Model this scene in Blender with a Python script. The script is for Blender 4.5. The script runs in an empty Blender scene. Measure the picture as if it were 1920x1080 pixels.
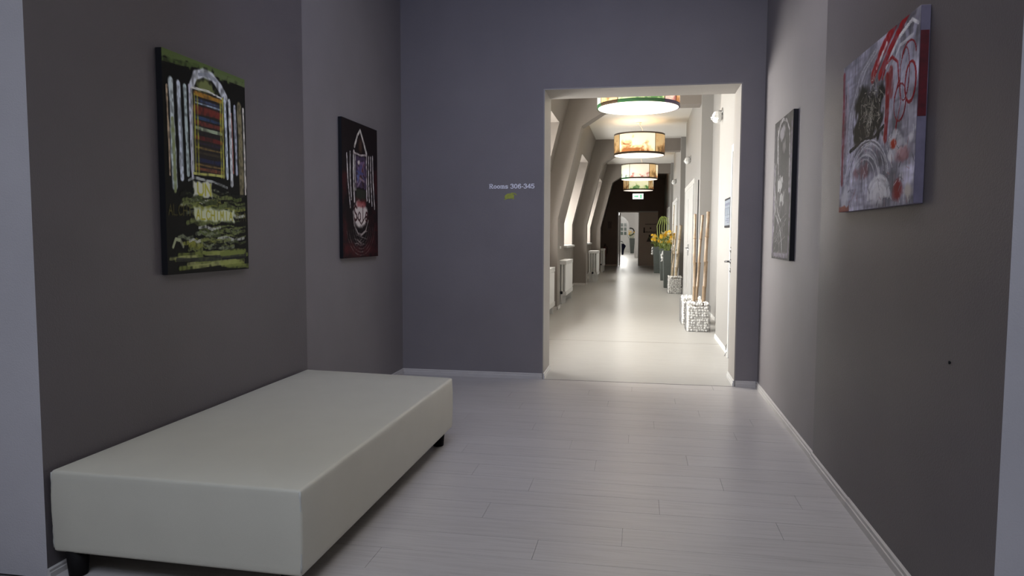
import bpy, bmesh, math, random
import numpy as np
from mathutils import Matrix, Vector

random.seed(7)
rng = np.random.default_rng(11)
S = bpy.context.scene
COL = S.collection

# ------------------------------------------------------------------ camera
F_PX, YAW, PITCH, ROLL, EYE = 1346.488, 0.178175, 0.0714661, 0.00338717, 1.25
cy, sy, cp, sp = math.cos(YAW), math.sin(YAW), math.cos(PITCH), math.sin(PITCH)
fw = Vector((-sy * cp, cy * cp, -sp)); rt = Vector((cy, sy, 0)); up = rt.cross(fw)
cr, sr = math.cos(ROLL), math.sin(ROLL)
rt, up = cr * rt + sr * up, -sr * rt + cr * up
cam = bpy.data.cameras.new('camera'); camo = bpy.data.objects.new('camera', cam); COL.objects.link(camo)
cam.sensor_width = 36.0; cam.lens = F_PX / 1920 * 36.0; cam.clip_end = 200
m = Matrix((rt, up, -fw)).transposed().to_4x4(); m.translation = Vector((0, 0, EYE)); camo.matrix_world = m
S.camera = camo

# ------------------------------------------------------------------ world, colour management, daylight
S.view_settings.view_transform = 'Standard'; S.view_settings.look = 'None'
S.view_settings.exposure = 0.0; S.view_settings.gamma = 1.0
S.view_settings.use_curve_mapping = False
w = bpy.data.worlds.new('overcast_sky'); S.world = w; w.use_nodes = True
w.node_tree.nodes['Background'].inputs[0].default_value = (0.75, 0.85, 1.0, 1)
w.node_tree.nodes['Background'].inputs[1].default_value = 1.5

def area(name, loc, direction, sx_, sy_, power, colour):
    l = bpy.data.lights.new(name, 'AREA'); l.shape = 'RECTANGLE'; l.size = sx_; l.size_y = sy_
    l.energy = power; l.color = colour
    o = bpy.data.objects.new(name, l); COL.objects.link(o); o.location = loc
    o.rotation_euler = Vector(direction).to_track_quat('-Z', 'Y').to_euler()
    return o
NICHES = []
for s0 in (6.2, 12.55, 18.95):
    NICHES += [(s0 + 0.65, s0 + 2.45) if s0 > 7 else (7.1, 9.35), (s0 + 3.7, s0 + 5.55)]
for i, (a, b) in enumerate(NICHES):          # daylight outside the corridor windows
    area('daylight_corridor_window', (-2.5, (a + b) / 2, 1.75), (1, 0, -0.10), b - a, 1.45, (470, 300)[i] if i < 2 else 200, (1.0, 0.975, 0.93))
area('added_skylight_fill', (-0.6, -0.7, 3.75), (0, 0.12, -1), 2.8, 2.0, 108, (0.76, 0.82, 1.0))  # added cool fill for the lobby, from above and out of view

# ------------------------------------------------------------------ materials
def nt(name):
    mt = bpy.data.materials.new(name); mt.use_nodes = True
    t = mt.node_tree; return mt, t, t.nodes['Principled BSDF']
def lin(c): return tuple((x / 255 / 12.92) if x / 255 <= .04045 else ((x / 255 + .055) / 1.055) ** 2.4 for x in c)
def plain(name, col, rough=.5, metal=0, var=0.0, vscale=8, bump=0.0, bscale=200, spec=None, coat=0):
    mt, t, b = nt(name)
    b.inputs['Base Color'].default_value = (*col, 1); b.inputs['Roughness'].default_value = rough
    b.inputs['Metallic'].default_value = metal
    if spec is not None: b.inputs['Specular IOR Level'].default_value = spec
    if coat: b.inputs['Coat Weight'].default_value = coat
    tc = t.nodes.new('ShaderNodeTexCoord')
    if var:
        n = t.nodes.new('ShaderNodeTexNoise'); n.inputs['Scale'].default_value = vscale; n.inputs['Detail'].default_value = 4
        r = t.nodes.new('ShaderNodeValToRGB')
        r.color_ramp.elements[0].position = .3; r.color_ramp.elements[1].position = .7
        r.color_ramp.elements[0].color = (*[c * (1 - var) for c in col], 1)
        r.color_ramp.elements[1].color = (*[min(1, c * (1 + var)) for c in col], 1)
        t.links.new(tc.outputs['Object'], n.inputs['Vector']); t.links.new(n.outputs['Fac'], r.inputs['Fac'])
        t.links.new(r.outputs['Color'], b.inputs['Base Color'])
    if bump:
        n2 = t.nodes.new('ShaderNodeTexNoise'); n2.inputs['Scale'].default_value = bscale; n2.inputs['Detail'].default_value = 3
        bp = t.nodes.new('ShaderNodeBump'); bp.inputs['Strength'].default_value = bump; bp.inputs['Distance'].default_value = .004
        t.links.new(tc.outputs['Object'], n2.inputs['Vector']); t.links.new(n2.outputs['Fac'], bp.inputs['Height'])
        t.links.new(bp.outputs['Normal'], b.inputs['Normal'])
    return mt
def emit(name, col, strength):
    mt, t, b = nt(name)
    b.inputs['Base Color'].default_value = (*col, 1)
    b.inputs['Emission Color'].default_value = (*col, 1); b.inputs['Emission Strength'].default_value = strength
    return mt
def vcol(name, rough=.45):
    mt, t, b = nt(name); a = t.nodes.new('ShaderNodeVertexColor'); a.layer_name = 'paint'
    t.links.new(a.outputs['Color'], b.inputs['Base Color']); b.inputs['Roughness'].default_value = rough
    b.inputs['Specular IOR Level'].default_value = .12
    return mt

M = {}
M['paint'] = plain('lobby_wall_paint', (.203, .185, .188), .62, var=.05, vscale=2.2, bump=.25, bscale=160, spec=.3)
M['paint_lit'] = plain('lobby_lit_paint', (.46, .443, .455), .62, var=.05, vscale=2.2, bump=.25, bscale=160, spec=.3)  # lobby paint lightened to carry the brighter light on the wall ends
M['paint_shaded'] = plain('lobby_shaded_paint', (.112, .099, .102), .46, var=.05, vscale=2.2, bump=.25, bscale=160, spec=.35)  # lobby paint darkened to carry the shade on the near side walls
M['greige'] = plain('corridor_paint', (.205, .18, .158), .6, var=.03, vscale=1.5, bump=.15, bscale=150, spec=.3)
M['farwall'] = plain('far_room_paint', (.55, .53, .51), .6)
M['lining'] = plain('doorway_lining_paint', (.27, .248, .226), .5, var=.03, vscale=2, bump=.1)
M['rightwall'] = plain('corridor_right_paint', (.235, .226, .213), .5, var=.02, vscale=1.5, bump=.1, bscale=150)
M['ceil'] = plain('ceiling_paint', (.55, .53, .49), .7, var=.02, vscale=1)
M['lobbyceil'] = plain('lobby_ceiling_paint', (.80, .79, .78), .7)
M['brown'] = plain('dark_brown_paint', (.17, .122, .102), .55, var=.1, vscale=2)
M['leafbrown'] = plain('door_leaf_brown', (.70, .60, .53), .5)
M['white'] = plain('white_enamel', (.58, .575, .555), .3, var=.02, vscale=3)
M['base'] = plain('baseboard_paint', (.50, .475, .45), .4, var=.05, vscale=6)
M['black'] = plain('black_stained_wood', (.006, .005, .005), .7, spec=.15)
M['dark'] = plain('dark_frame', (.012, .012, .014), .7, spec=.15)
M['steel'] = plain('brushed_steel', (.45, .45, .46), .3, metal=1)
M['darksteel'] = plain('dark_nickel', (.10, .10, .105), .35, metal=.7)
M['wire'] = plain('galvanised_wire', (.30, .30, .30), .45, metal=.6)
M['stone'] = plain('pale_gravel', (.74, .73, .70), .7, var=.22, vscale=22)
M['bamboo'] = plain('dry_bamboo', (.25, .178, .112), .4, var=.22, vscale=14)
M['node'] = plain('bamboo_node', (.20, .12, .06), .5)
M['palebamboo'] = plain('pale_bamboo', (.42, .34, .23), .4, var=.12, vscale=14)
M['greenstem'] = plain('green_stem', (.22, .27, .05), .5, var=.2, vscale=20)
M['leaf'] = plain('leaf_green', (.09, .13, .03), .5, var=.4, vscale=30)
M['yellow'] = plain('yellow_petals', (.80, .50, .03), .5, var=.2, vscale=40)
M['paleflower'] = plain('cream_petals', (.72, .66, .42), .5, var=.2, vscale=40)
M['planter'] = plain('grey_green_planter', (.085, .098, .090), .45, var=.08, vscale=5)
M['ribbon'] = plain('white_fabric', (.72, .72, .70), .7, var=.1, vscale=30)
M['red'] = plain('extinguisher_red', (.10, .012, .010), .4)
M['blue'] = plain('navy_cloth', (.015, .022, .10), .6)
M['letter'] = plain('pale_lettering', (.86, .86, .92), .5)
M['emblem'] = plain('olive_green_emblem', (.34, .37, .045), .5, var=.15, vscale=60)
M['glow'] = emit('lamp_diffuser', (1.0, .87, .74), 1.1)
M['exitglow'] = emit('exit_sign_glow', (.80, 1.0, .82), 1.6)
M['exitgreen'] = emit('exit_sign_pictogram', (.25, .75, .40), 1.0)
M['tube'] = emit('far_lamp_glow', (1.0, .98, .94), 9)

# glass that lets daylight through
def glass():
    mt = bpy.data.materials.new('window_glass'); mt.use_nodes = True; t = mt.node_tree; t.nodes.clear()
    o = t.nodes.new('ShaderNodeOutputMaterial'); mx = t.nodes.new('ShaderNodeMixShader')
    tr = t.nodes.new('ShaderNodeBsdfTransparent'); gl = t.nodes.new('ShaderNodeBsdfGlossy'); gl.inputs['Roughness'].default_value = .02
    mx.inputs[0].default_value = .06
    t.links.new(tr.outputs[0], mx.inputs[1]); t.links.new(gl.outputs[0], mx.inputs[2]); t.links.new(mx.outputs[0], o.inputs[0])
    return mt
M['glass'] = glass()
def crystal():
    mt, t, b = nt('frosted_glass'); b.inputs['Base Color'].default_value = (.9, .9, .88, 1)
    b.inputs['Roughness'].default_value = .15; b.inputs['Transmission Weight'].default_value = .35
    return mt
M['crystal'] = crystal()

# laminate: fine grain stretched along X
def laminate(name, base, lo, plankrnd):
    mt, t, b = nt(name); L = t.links
    tc = t.nodes.new('ShaderNodeTexCoord'); mp = t.nodes.new('ShaderNodeMapping'); mp.inputs['Scale'].default_value = (1.2, 26, 1)
    geo = t.nodes.new('ShaderNodeNewGeometry')
    L.new(geo.outputs['Position'], mp.inputs['Vector'])
    n = t.nodes.new('ShaderNodeTexNoise'); n.inputs['Scale'].default_value = 2.4; n.inputs['Detail'].default_value = 7; n.inputs['Distortion'].default_value = .8
    L.new(mp.outputs[0], n.inputs['Vector'])
    r = t.nodes.new('ShaderNodeValToRGB'); e = r.color_ramp.elements
    e[0].position = .30; e[0].color = (*lo, 1); e[1].position = .56; e[1].color = (*base, 1)
    L.new(n.outputs['Fac'], r.inputs['Fac'])
    if plankrnd:
        oi = t.nodes.new('ShaderNodeObjectInfo'); mr = t.nodes.new('ShaderNodeMapRange')
        mr.inputs['To Min'].default_value = .975; mr.inputs['To Max'].default_value = 1.025
        L.new(oi.outputs['Random'], mr.inputs['Value'])
        mx = t.nodes.new('ShaderNodeVectorMath'); mx.operation = 'SCALE'
        L.new(r.outputs['Color'], mx.inputs[0]); L.new(mr.outputs[0], mx.inputs['Scale']); L.new(mx.outputs[0], b.inputs['Base Color'])
    else:
        L.new(r.outputs['Color'], b.inputs['Base Color'])
    b.inputs['Roughness'].default_value = .34; b.inputs['Specular IOR Level'].default_value = .5
    bp = t.nodes.new('ShaderNodeBump'); bp.inputs['Strength'].default_value = .12; bp.inputs['Distance'].default_value = .002
    L.new(n.outputs['Fac'], bp.inputs['Height']); L.new(bp.outputs['Normal'], b.inputs['Normal'])
    return mt
M['plank'] = laminate('whitewashed_laminate', (.47, .446, .43), (.405, .382, .367), True)
M['floor2'] = laminate('pale_corridor_laminate', (.42, .41, .385), (.365, .355, .33), False)
M['subfloor'] = plain('floor_joint', (.17, .16, .155), .7)

# upholstery
def vinyl():
    mt = plain('cream_leatherette', (.55, .53, .44), .42, var=.02, vscale=6, bump=.12, bscale=420, spec=.4); return mt
M['vinyl'] = vinyl()
M['seam'] = plain('cream_seam', (.50, .50, .45), .5)

# ------------------------------------------------------------------ mesh helpers
def link(name, me, parent=None, mat=None):
    o = bpy.data.objects.new(name, me); COL.objects.link(o)
    if parent: o.parent = parent
    if mat and me and not me.materials: me.materials.append(mat)
    return o
def from_bm(name, bm, mat, parent=None, smooth=False):
    me = bpy.data.meshes.new(name); bmesh.ops.recalc_face_normals(bm, faces=bm.faces); bm.to_mesh(me); bm.free()
    if smooth:
        for p in me.polygons: p.use_smooth = True
    return link(name, me, parent, mat)
def bx(bm, x0, x1, y0, y1, z0, z1):
    vs = [bm.verts.new(v) for v in ((x0, y0, z0), (x1, y0, z0), (x1, y1, z0), (x0, y1, z0), (x0, y0, z1), (x1, y0, z1), (x1, y1, z1), (x0, y1, z1))]
    for f in ((0, 3, 2, 1), (4, 5, 6, 7), (0, 1, 5, 4), (1, 2, 6, 5), (2, 3, 7, 6), (3, 0, 4, 7)): bm.faces.new([vs[i] for i in f])
def box(name, x0, x1, y0, y1, z0, z1, mat, parent=None, bevel=0, seg=2):
    bm = bmesh.new(); bx(bm, x0, x1, y0, y1, z0, z1)
    if bevel: bmesh.ops.bevel(bm, geom=bm.edges[:], offset=bevel, segments=seg, affect='EDGES', profile=.6)
    return from_bm(name, bm, mat, parent, smooth=False)
def boxes(name, lst, mat, parent=None):
    bm = bmesh.new()
    for b in lst: bx(bm, *b)
    return from_bm(name, bm, mat, parent)
def prism_y(bm, prof, y0, y1):
    a = [bm.verts.new((x, y0, z)) for x, z in prof]; b = [bm.verts.new((x, y1, z)) for x, z in prof]; n = len(prof)
    bm.faces.new(a[::-1]); bm.faces.new(b)
    for i in range(n): bm.faces.new((a[i], a[(i + 1) % n], b[(i + 1) % n], b[i]))
def lathe(bm, prof, cx=0, cy_=0, seg=24, a0=0, a1=2 * math.pi, cap=False):
    full = abs(a1 - a0 - 2 * math.pi) < 1e-6; k = seg if full else seg + 1
    rings = []
    for r, z in prof:
        rings.append([bm.verts.new((cx + r * math.cos(a0 + (a1 - a0) * i / seg), cy_ + r * math.sin(a0 + (a1 - a0) * i / seg), z)) for i in range(k)])
    for q in range(len(rings) - 1):
        for i in range(seg):
            j = (i + 1) % k; bm.faces.new((rings[q][i], rings[q][j], rings[q + 1][j], rings[q + 1][i]))
    if cap:
        for rg in (rings[0], rings[-1]):
            if full and len(rg) > 2: bm.faces.new(rg)
def tube(bm, pts, rad, seg=8):
    pts = [Vector(p) for p in pts]; rads = rad if isinstance(rad, (list, tuple)) else [rad] * len(pts)
    rings = []
    for i, p in enumerate(pts):
        d = (pts[min(i + 1, len(pts) - 1)] - pts[max(i - 1, 0)]).normalized()
        a = d.orthogonal().normalized() if i == 0 else (ref - d * ref.dot(d)).normalized()
        ref = a; b = d.cross(a)
        rings.append([bm.verts.new(p + rads[i] * (math.cos(2 * math.pi * k / seg) * a + math.sin(2 * math.pi * k / seg) * b)) for k in range(seg)])
    for q in range(len(rings) - 1):
        for k in range(seg):
            bm.faces.new((rings[q][k], rings[q][(k + 1) % seg], rings[q + 1][(k + 1) % seg], rings[q + 1][k]))
    bm.faces.new(rings[0][::-1]); bm.faces.new(rings[-1])
def ico(bm, c, r, sub=1, sc=(1, 1, 1), jit=0):
    res = bmesh.ops.create_icosphere(bm, subdivisions=sub, radius=1)
    rot = Matrix.Rotation(random.uniform(0, 6.28), 3, Vector((random.random(), random.random(), 1)))
    for v in res['verts']:
        k = 1 + random.uniform(-jit, jit)
        v.co = Vector(c) + rot @ Vector((v.co.x * r * sc[0] * k, v.co.y * r * sc[1] * k, v.co.z * r * sc[2] * k))
def thing(name, label, cat, loc, group=None, rz=0):
    o = bpy.data.objects.new(name, None); COL.objects.link(o); o.location = loc; o.rotation_euler.z = rz
    o.empty_display_size = .1; o['label'] = label; o['category'] = cat
    if group: o['group'] = group
    return o
def tag(o, label, cat, group=None):
    o['label'] = label; o['category'] = cat
    if group: o['group'] = group
    return o
def struct(o, label=None):
    o['kind'] = 'structure'
    if label: o['label'] = label
    return o

# ------------------------------------------------------------------ lobby shell
LX, RX, BY, JY = -2.115, 0.96, 6.19, 6.61          # left wall, right wall, doorway wall front and rear
DL, DR, DT = -0.845, 0.79, 2.51                    # doorway opening
H1 = 3.5
def endface(o):      # the wall end facing the entrance has its brighter light painted in
    o.data.materials.append(M['paint_lit'])
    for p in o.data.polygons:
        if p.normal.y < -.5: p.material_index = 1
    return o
struct(endface(box('wall_left', -2.45, LX, 2.2, 4.29, 0, H1, M['paint_shaded'])), 'taupe lobby wall with painted-in shade beside the bench')
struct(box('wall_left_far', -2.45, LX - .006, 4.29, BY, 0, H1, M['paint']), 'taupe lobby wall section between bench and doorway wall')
struct(endface(box('wall_right', RX, 1.35, 2.1, 4.18, 0, H1, M['paint_shaded'])), 'taupe lobby wall with painted-in shade behind the red and grey painting')
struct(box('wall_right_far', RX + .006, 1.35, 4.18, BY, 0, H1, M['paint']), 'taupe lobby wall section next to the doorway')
struct(boxes('wall_back', [(-2.45, DL, BY, JY, 0, H1), (DR, 1.35, BY, JY, 0, H1), (DL, DR, BY, JY, DT, H1)], M['paint']), 'slate grey doorway wall with pale lettering')
struct(box('wall_front_left', -4.2, -2.45, 2.2, 2.5, 0, H1, M['paint_lit']), 'wall end with painted-in light at the left edge')
struct(box('wall_front_right', 1.35, 3.2, 2.1, 2.4, 0, H1, M['paint_lit']), 'wall end with painted-in light at the right edge')
struct(box('wall_outer_left', -4.4, -4.2, -4.6, 2.5, 0, H1, M['paint']))
struct(box('wall_outer_right', 3.2, 3.4, -4.6, 2.4, 0, H1, M['paint']))
struct(boxes('wall_rear', [(-4.4, 3.4, -4.6, -4.4, 0, H1)], M['paint']))
struct(boxes('ceiling_lobby', [(-4.4, 3.4, -4.6, -1.8, H1, H1 + .2), (-4.4, 3.4, .4, JY, H1, H1 + .2), (-4.4, -2.1, -1.8, .4, H1, H1 + .2), (.9, 3.4, -1.8, .4, H1, H1 + .2)], M['lobbyceil']))
wr = struct(boxes('window_9', [(-2.1, .9, -1.8, -1.72, H1 + .1, H1 + .16), (-2.1, .9, .32, .4, H1 + .1, H1 + .16), (-2.1, -2.02, -1.72, .32, H1 + .1, H1 + .16), (.82, .9, -1.72, .32, H1 + .1, H1 + .16), (-.64, -.56, -1.72, .32, H1 + .1, H1 + .16)], M['white']), 'unseen skylight added to light the lobby entrance')  # added skylight, out of view, that lets in the lobby fill
box('pane', -2.02, .82, -1.72, .32, H1 + .125, H1 + .135, M['glass'], wr)

cl = thing('added_ceiling_panel', 'unseen light panel added on the lobby ceiling', 'ceiling light', (.28, 3.5, H1 - .03))  # added panel, out of view, that lifts the lobby light
box('housing', -.6, .6, -1.0, 1.0, 0, .03, plain('added_panel_housing', (.7, .7, .7), .5), cl)
box('diffuser', -.57, .57, -.97, .97, -.008, 0, emit('added_panel_glow', (1.0, .94, .88), 3.3), cl)
ww = thing('added_wall_washer', 'unseen wall washer added to brighten the doorway wall', 'ceiling light', (-.6, 2.75, H1))  # added washer, out of view, that brightens the doorway wall
box('added_mount', -.3, .3, -.04, .04, -.05, 0, M['dark'], ww)
hd = box('added_lamp_head', -.85, .85, -.10, .06, -.22, -.06, M['dark'], ww, bevel=.01)
wl = area('added_washer_light', (0, .10, -.16), (0, .86, -.5), 1.6, .12, 18, (.55, .64, 1.0)); wl.parent = ww; wl.data.spread = math.radians(130)
# doorway lining (pale reveal boards)
ln = struct(boxes('trim_1', [(DL, DL + .01, BY - .001, JY + .002, 0, DT), (DR - .01, DR, BY - .001, JY + .002, 0, DT), (DL + .01, DR - .01, BY - .001, JY + .002, DT - .01, DT)], M['lining']), 'pale painted lining of the doorway opening')

# lobby floor: slab + separate planks
floor = struct(box('floor', -4.4, 3.4, -4.6, BY, -.12, -.008, M['subfloor']), 'whitewashed laminate floor of the lobby')
PW, PL = .185, 1.28
plank_cache = {}
def plank(x0, x1, y0):
    g = .0007; key = round(x1 - x0, 3)
    if key not in plank_cache:
        bm = bmesh.new(); Lh = (x1 - x0) / 2 - g
        bx(bm, -Lh, Lh, g, PW - g, -.008, 0)
        me = bpy.data.meshes.new('plank'); bmesh.ops.recalc_face_normals(bm, faces=bm.faces); bm.to_mesh(me); bm.free(); me.materials.append(M['plank']); plank_cache[key] = me
    o = bpy.data.objects.new('plank', plank_cache[key]); COL.objects.link(o); o.parent = floor
    o.location = ((x0 + x1) / 2, y0, 0)
y = BY - PW; r = 0
offs = [0.0, .62, .28, .95, .45, 1.1, .15, .78]
while y > 1.2:
    xa = LX - .006; xb = RX + .006
    if y < 2.1 - PW: xa, xb = -2.9, 1.9
    x = xa; first = xa + .16 + offs[r % 8]
    while x < xb - .01:
        x1 = min(first if x == xa else x + PL, xb)
        if xb - x1 < .12: x1 = xb
        plank(x, x1, y); x = x1
    y -= PW; r += 1
struct(boxes('floor_rear', [(-4.2, 3.2, -4.4, y + PW, -.008, 0), (-4.2, -2.9, y + PW, 2.0, -.008, 0), (1.9, 3.2, y + PW, 1.9, -.008, 0)], M['plank']))

# baseboards with a small stepped top
def baseboard(name, x0, y0, x1, y1, h=.052, t=.013, mat=None, label=None):
    d = Vector((x1 - x0, y1 - y0, 0)); L = d.length; bm = bmesh.new()
    prof = [(0, 0), (t, 0), (t, h * .55), (t * .72, h * .62), (t * .72, h * .9), (t * .3, h), (0, h)]
    prism_y(bm, prof, 0, L)
    o = from_bm(name, bm, mat or M['base']); o.location = (x0, y0, 0); o.rotation_euler.z = math.atan2(d.y, d.x) - math.pi / 2
    return struct(o, label)
# a board grows to the right of its direction of travel
baseboard('baseboard_right_far', RX + .006, BY, RX + .006, 4.18, label='pale baseboard along the right lobby wall near the doorway')
baseboard('baseboard_right', RX, 4.18, RX, 3.47, label='pale baseboard under the red and grey painting')
baseboard('baseboard_right_near', RX, 3.466, RX, 2.1, h=.055, label='nearest pale baseboard length at the right')
baseboard('baseboard_back_left', LX - .006, BY, DL, BY, label='pale baseboard under the room lettering')
baseboard('baseboard_back_right', DR, BY, RX - .007, BY, label='short pale baseboard right of the doorway')
baseboard('baseboard_left_far', LX - .006, 4.29, LX - .006, BY - .013, label='pale baseboard left of the doorway wall')
baseboard('baseboard_left', LX, 2.2, LX, 4.29, h=.035, label='pale baseboard behind the bench')
baseboard('baseboard_reveal_left', DL + .01, BY, DL + .01, JY, label='white baseboard on the left doorway reveal', mat=M['white'])
baseboard('baseboard_reveal_right', DR - .01, JY, DR - .01, BY, label='white baseboard on the right doorway reveal', mat=M['white'])

# ------------------------------------------------------------------ corridor shell
CX, WX, H2, EY = 0.92, -1.73, 3.72, 31.6      # right wall plane, recessed window wall plane, ceiling, end wall
struct(box('floor_corridor', -2.45, 1.5, BY + .004, EY + .3, -.12, 0, M['floor2']), 'pale glossy corridor floor')
struct(box('trim_2', DL + .01, DR - .01, BY - .004, BY + .006, -.02, .0015, M['subfloor']), 'thin dark floor joint across the doorway')
struct(box('trim_3', WX, CX, 8.63, 8.642, -.02, .0012, plain('floor_joint_corridor', (.33, .31, .28), .6)), 'thin floor joint across the corridor')
struct(box('ceiling', -2.45, 1.5, JY, 25.25, H2, H2 + .2, M['ceil']), 'pale corridor ceiling')
struct(box('ceiling_end', -2.45, 1.5, 25.25, EY + .3, H2, H2 + .2, M['brown']))
SL = (.54 / 2.17)                             # slope of the mansard
def sx(z, x0=WX): return x0 + max(0, z - 1.55) * SL
full = [(WX, 0), (WX, 1.55), (sx(H2), H2), (-2.45, H2), (-2.45, 0)]
bm = bmesh.new(); ycur = JY
for a, b in NICHES:
    prism_y(bm, full, ycur, a)
    prism_y(bm, [(WX, 0), (WX, 1.0), (-2.45, 1.0), (-2.45, 0)], a, b)
    prism_y(bm, [(sx(3.1), 3.1), (sx(H2), H2), (-2.45, H2), (-2.45, 3.1)], a, b)
    prism_y(bm, [(-2.25, 2.45), (-2.25, 3.1), (-2.45, 3.1), (-2.45, 2.45)], a, b)
    ycur = b
prism_y(bm, full, ycur, 25.0)
struct(from_bm('wall_corridor_left', bm, M['greige']), 'taupe mansard wall with deep window niches')
bm = bmesh.new(); prism_y(bm, full, 25.0, EY); struct(from_bm('wall_corridor_end_left', bm, M['brown']), 'dark brown painted wall beside the end door')
nice = ['nearest', 'second', 'third', 'fourth', 'fifth', 'sixth']
for i, (a, b) in enumerate(NICHES):
    x0, x1 = -2.34, -2.28
    mid = (a + b) / 2
    wn = struct(boxes('window_%d' % (i + 1), [(x0, x1, a, b, 1.0, 1.06), (x0, x1, a, b, 2.39, 2.45), (x0, x1, a, a + .06, 1.06, 2.39), (x0, x1, b - .06, b, 1.06, 2.39), (x0, x1, mid - .04, mid + .04, 1.06, 2.39)], M['white']), nice[i] + ' white framed corridor window in its niche')
    for q, (u0, u1) in enumerate(((a + .06, mid - .04), (mid + .04, b - .06))):
        box('pane', -2.315, -2.305, u0, u1, 1.06, 2.39, M['glass'], wn)
    box('window_sill', -2.28, WX + .07, a - .04, b + .04, 1.0, 1.05, M['white'], wn, bevel=.008)
# portals: pier with kinked inner edge and ceiling beam
PX = -1.41
pier = [(PX, 0), (PX, 1.56), (-1.02, 3.1), (-.66, 3.33), (-.45, 3.41), (1.12, 3.41), (1.12, H2), (-1.9, H2), (-1.9, 0)]
for k, y0 in enumerate((12.2, 18.6, 24.9)):
    bm = bmesh.new(); prism_y(bm, pier, y0, y0 + .35)
    struct(from_bm('trim_%d' % (k + 4), bm, M['greige']), ['nearest', 'middle', 'farthest'][k] + ' corridor pier with sloped top and ceiling beam')
    struct(boxes('baseboard_pier_%d' % (k + 1), [(WX, PX + .012, y0 - .012, y0, 0, .055), (PX, PX + .012, y0 - .012, y0 + .36, 0, .055)], M['base']))
for k, (a, b) in enumerate(((JY, 12.2), (12.55, 18.6), (18.95, 24.9))):
    baseboard('baseboard_window_%d' % (k + 1), WX, a, WX, b, mat=M['base'])
# right wall: projecting sections with doors, recesses between
SEC = [(JY, 9.2), (12.1, 16.3), (18.4, 22.6), (24.7, 27.2)]
struct(boxes('wall_corridor_right', [(CX, 1.5, a, b, 0, H2) for a, b in SEC] + [(1.10, 1.5, a, b, 0, H2) for a, b in ((9.2, 12.1), (16.3, 18.4), (22.6, 24.7))], M['rightwall']), 'pale corridor wall with doors and shallow recesses')
struct(box('wall_corridor_end_right', CX, 1.5, 27.2, EY, 0, H2, M['brown']), 'dark brown wall right of the end door')
k = 0
for a, b in ((7.72, 9.2), (15.9, 16.3), (18.4, 19.3)):
    k += 1; baseboard('baseboard_corridor_right_%d' % k, CX, b, CX, a, mat=M['white'])
for a, b in ((9.2, 12.1), (16.3, 18.4), (22.6, 24.7)):
    k += 1; baseboard('baseboard_corridor_right_%d' % k, 1.10, b, 1.10, a, mat=M['white'])
# end wall with opening
ED = (-1.05, .67, 2.36)
struct(boxes('wall_end', [(-2.45, ED[0], EY, EY + .25, 0, H2), (ED[1], 1.5, EY, EY + .25, 0, H2), (ED[0], ED[1], EY, EY + .25, ED[2], H2)], M['brown']), 'dark brown end wall of the corridor')
struct(box('baseboard_end', WX, ED[0], EY - .012, EY, 0, .05, M['leafbrown']))

# far room beyond the end door
FY = 62.0
struct(box('floor_far', -3.2, 1.2, EY + .3, FY, -.12, 0, M['floor2']))
struct(boxes('wall_far', [(-3.2, 1.2, FY, FY + .2, 0, 3.6)], M['farwall']), 'pale wall at the far end beyond the end door')
struct(box('wall_far_left', -3.4, -3.2, EY + .25, FY, 0, 3.6, M['farwall']))
struct(boxes('wall_far_right', [(1.2, 1.4, EY + .25, FY, 0, 3.6), (-.42, 1.2, 44, 44.5, 0, 3.6)], M['farwall']), 'white wall stub right of the far doorway view')
struct(box('ceiling_far', -3.4, 1.4, EY + .25, FY + .2, 3.6, 3.8, M['ceil']))

# ------------------------------------------------------------------ doors
def lever(parent, x, y, z, s=1, plate=True):
    """door furniture on a wall facing -X"""
    bm = bmesh.new()
    if plate: bx(bm, x - .008, x, y - .02, y + .02, z - .11, z + .11)
    tube(bm, [(x, y, z + .04), (x - .05, y, z + .04), (x - .055, y + s * .03, z + .04), (x - .055, y + s * .12, z + .035)], .009)
    return from_bm('handle', bm, M['steel'], parent, True)
def rosette(parent, name, x, y, z, r, mat='darksteel'):
    bm = bmesh.new(); lathe(bm, [(0.001, 0), (r, .0), (r, .012), (r * .6, .022), (.001, .024)], seg=14)
    for v in bm.verts: v.co = Vector((x - v.co.z, y + v.co.x, z + v.co.y))
    return from_bm(name, bm, M[mat], parent, True)
# nearest door on the right wall
d1 = struct(box('door_1', CX - .018, CX + .03, 6.72, 7.66, 0.005, 2.12, M['white'], bevel=.004), 'nearest white door on the right corridor wall')
boxes('door_frame', [(CX - .026, CX + .02, 6.65, 6.72, 0, 2.19), (CX - .026, CX + .02, 7.66, 7.73, 0, 2.19), (CX - .026, CX + .02, 6.72, 7.66, 2.12, 2.19)], M['white'], d1)
bm = bmesh.new(); tube(bm, [(CX - .018, 7.56, 1.005), (CX - .065, 7.56, 1.005), (CX - .068, 7.60, 1.005), (CX - .068, 7.70, 1.0)], .010); from_bm('handle', bm, M['darksteel'], d1, True)
rosette(d1, 'lock_rosette', CX - .018, 7.56, 1.125, .034); rosette(d1, 'keyhole_rosette', CX - .018, 7.56, .915, .024); rosette(d1, 'handle_rosette', CX - .018, 7.56, 1.005, .027)
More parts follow.
